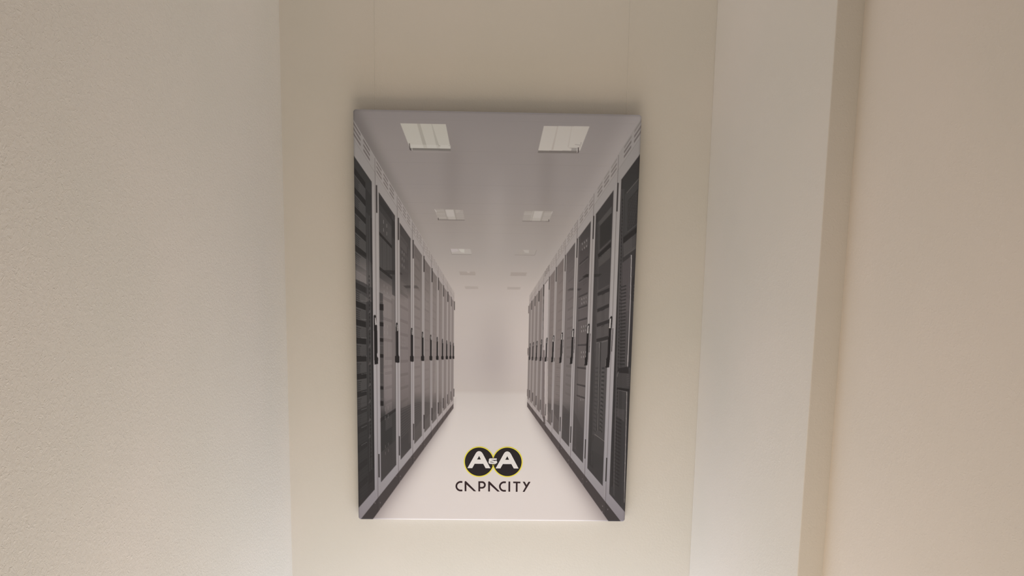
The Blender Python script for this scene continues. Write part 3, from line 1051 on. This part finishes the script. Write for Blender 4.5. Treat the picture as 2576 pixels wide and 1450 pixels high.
c1, c2, RO = (771, 545), (1507, 548), 399
emb = sheet('emblem', [(circle(*c1, 385), []), (circle(*c2, 385), [])], m_black, .10, root)
sheet('rim', [(circle(*c1, RO), [circle(*c1, 371)])], m_yell, .14, emb)
sheet('rim', [(circle(*c2, RO), [circle(*c2, 371)])], m_yell, .15, emb)
# black lens where the discs overlap
rl = 387.5
a = math.degrees(math.acos(368 / rl))
lens = arc(c1[0], 546.5, rl, -a, a, 24) + arc(c2[0], 546.5, rl, 180 - a, 180 + a, 24)[1:-1]
sheet('disc_overlap', [(lens, [])], m_black, .19, emb)


def A_letter(dx, dy, cx=771):
    top = [(668, 352), (676, 338), (690, 316), (706, 297), (724, 282), (745, 273), (770, 269), (795, 273), (818, 282), (838, 298), (853, 316), (868, 338), (876, 352)]
    o = [(467, 712)] + top + [(1065, 715), (940, 713), (878, 599), (655, 598), (592, 712)]
    hole = [(772, 393), (718, 487), (818, 487)]
    f = lambda L: [(x + dx, y + dy) for x, y in L]
    return (f(o), [f(hole)])


sheet('letter', [A_letter(0, 0)], m_white, .24, emb)
sheet('letter', [A_letter(733, 6)], m_white, .24, emb)
amp = lambda L: [((x * (40 / 1933.) + 90) / .096533, (y * (30 / 1450.) + 35) / .096533) for x, y in L]
halo = amp([(350, 560), (430, 450), (520, 385), (700, 385), (1440, 385), (1470, 660), (1500, 830), (1480, 960), (1400, 1060), (1250, 1180), (1000, 1180), (520, 1180), (400, 1080), (345, 960), (345, 800), (370, 700)])
sheet('disc_overlap', [(halo, [])], m_black, .21, emb)
o_ = amp([(425, 600), (455, 520), (500, 470), (560, 440), (1390, 445), (1378, 615), (1150, 625), (720, 618), (690, 640), (900, 680), (1080, 735), (1160, 758), (1215, 735), (1270, 712), (1378, 705), (1385, 790), (1440, 850), (1440, 920), (1410, 990), (1310, 1060), (1240, 1125), (1000, 1125), (620, 1115), (510, 1100), (430, 1030), (395, 940), (400, 830), (440, 750), (425, 680)])
h_ = amp([(595, 835), (760, 852), (930, 890), (1110, 945), (900, 950), (760, 925), (600, 912)])
sheet('letter', [(o_, [h_])], m_white, .27, emb)

# the word under the badge, one sub-part per letter
word = bpy.data.objects.new('lettering', None)
C.objects.link(word)
word.parent = root
shapes = []
C_ = lambda dx: ([(335 + dx, 1050), (335 + dx, 1096)] + arc(290 + dx, 1184, 89, -80, -280, 26) + [(335 + dx, 1274), (335 + dx, 1318)] + arc(290 + dx, 1184, 135, 80, 280, 26)[0:][::1])
shapes.append([(C_(0), [])])
A2 = lambda dx, dy, e: ([(393 + dx, 1315 + dy), (393 + dx, 1072 + dy), (399 + dx, 1056 + dy), (414 + dx, 1049 + dy), (430 + dx, 1053 + dy), (695 + e, 1316 + dy), (632 + e, 1316 + dy), (440 + dx, 1140 + dy), (440 + dx, 1315 + dy)])
shapes.append([(A2(0, 0, 0), [])])
P_o = [(750, 1055), (848, 1055)] + arc(848, 1150, 96, -88, 88, 24) + [(797, 1246), (797, 1319), (750, 1319)]
P_i = [(797, 1099), (845, 1099)] + arc(845, 1151, 51, -86, 86, 20) + [(797, 1203)]
shapes.append([(P_o, [P_i])])
shapes.append([(A2(613, 6, 615), [])])
shapes.append([([(x, y + 7) for x, y in C_(1132)], [])])
shapes.append([([(1534, 1060), (1581, 1060), (1579, 1325), (1532, 1325)], [])])
shapes.append([([(1657, 1061), (1845, 1064), (1845, 1106), (1773, 1105), (1771, 1328), (1724, 1328), (1726, 1104), (1657, 1103)], [])])
shapes.append([([(1905, 1064), (1958, 1065), (2006, 1148), (2056, 1066), (2110, 1067), (1952, 1329), (1902, 1329), (1979, 1195)], [])])
for s_ in shapes:
    sheet('letter', s_, m_brown, .10, word)

# place the picture: hung on wires, so it leans forward a little at the top
LEAN, INPL = 0.01549, -0.00121
Rm = Matrix.Rotation(LEAN, 3, 'X') @ Matrix.Rotation(-INPL, 3, 'Y')
root.matrix_world = Matrix.Translation((-0.00452, 1.57776, EYE - 0.28628)) @ Rm.to_4x4()

# ------------------------------------------------------------------ hanging threads
m_thread = bpy.data.materials.new('clear_nylon')
m_thread.use_nodes = True
tb = m_thread.node_tree.nodes['Principled BSDF']
tb.inputs['Base Color'].default_value = (.86, .83, .76, 1)
tb.inputs['Roughness'].default_value = .25
tb.inputs['Transmission Weight'].default_value = .45


def thread(x_bot, x_top, label):
    bm = bmesh.new()
    z0, z1, y0, y1, r = 1.750, 2.695, 1.590, 1.596, .00028
    rings = []
    for i in range(13):
        t = i / 12
        cx, cy, cz = x_bot + (x_top - x_bot) * t, y0 + (y1 - y0) * t, z0 + (z1 - z0) * t
        rings.append([bm.verts.new((cx + r * math.cos(a * math.pi / 3), cy + r * math.sin(a * math.pi / 3), cz)) for a in range(6)])
    for A, B in zip(rings, rings[1:]):
        for k in range(6):
            bm.faces.new((A[k], A[(k + 1) % 6], B[(k + 1) % 6], B[k]))
    bm.faces.new(rings[0][::-1])
    bm.faces.new(rings[-1])
    m = bpy.data.meshes.new('hanging_thread')
    bm.to_mesh(m)
    bm.free()
    m.materials.append(m_thread)
    o = bpy.data.objects.new('hanging_thread', m)
    C.objects.link(o)
    o['label'], o['category'], o['group'] = label, 'thread', 'threads holding the picture'
    return o


thread(-.262, -.262, 'clear nylon hanging thread above the left end of the canvas picture')
thread(.266, .266, 'clear nylon hanging thread above the right end of the canvas picture')
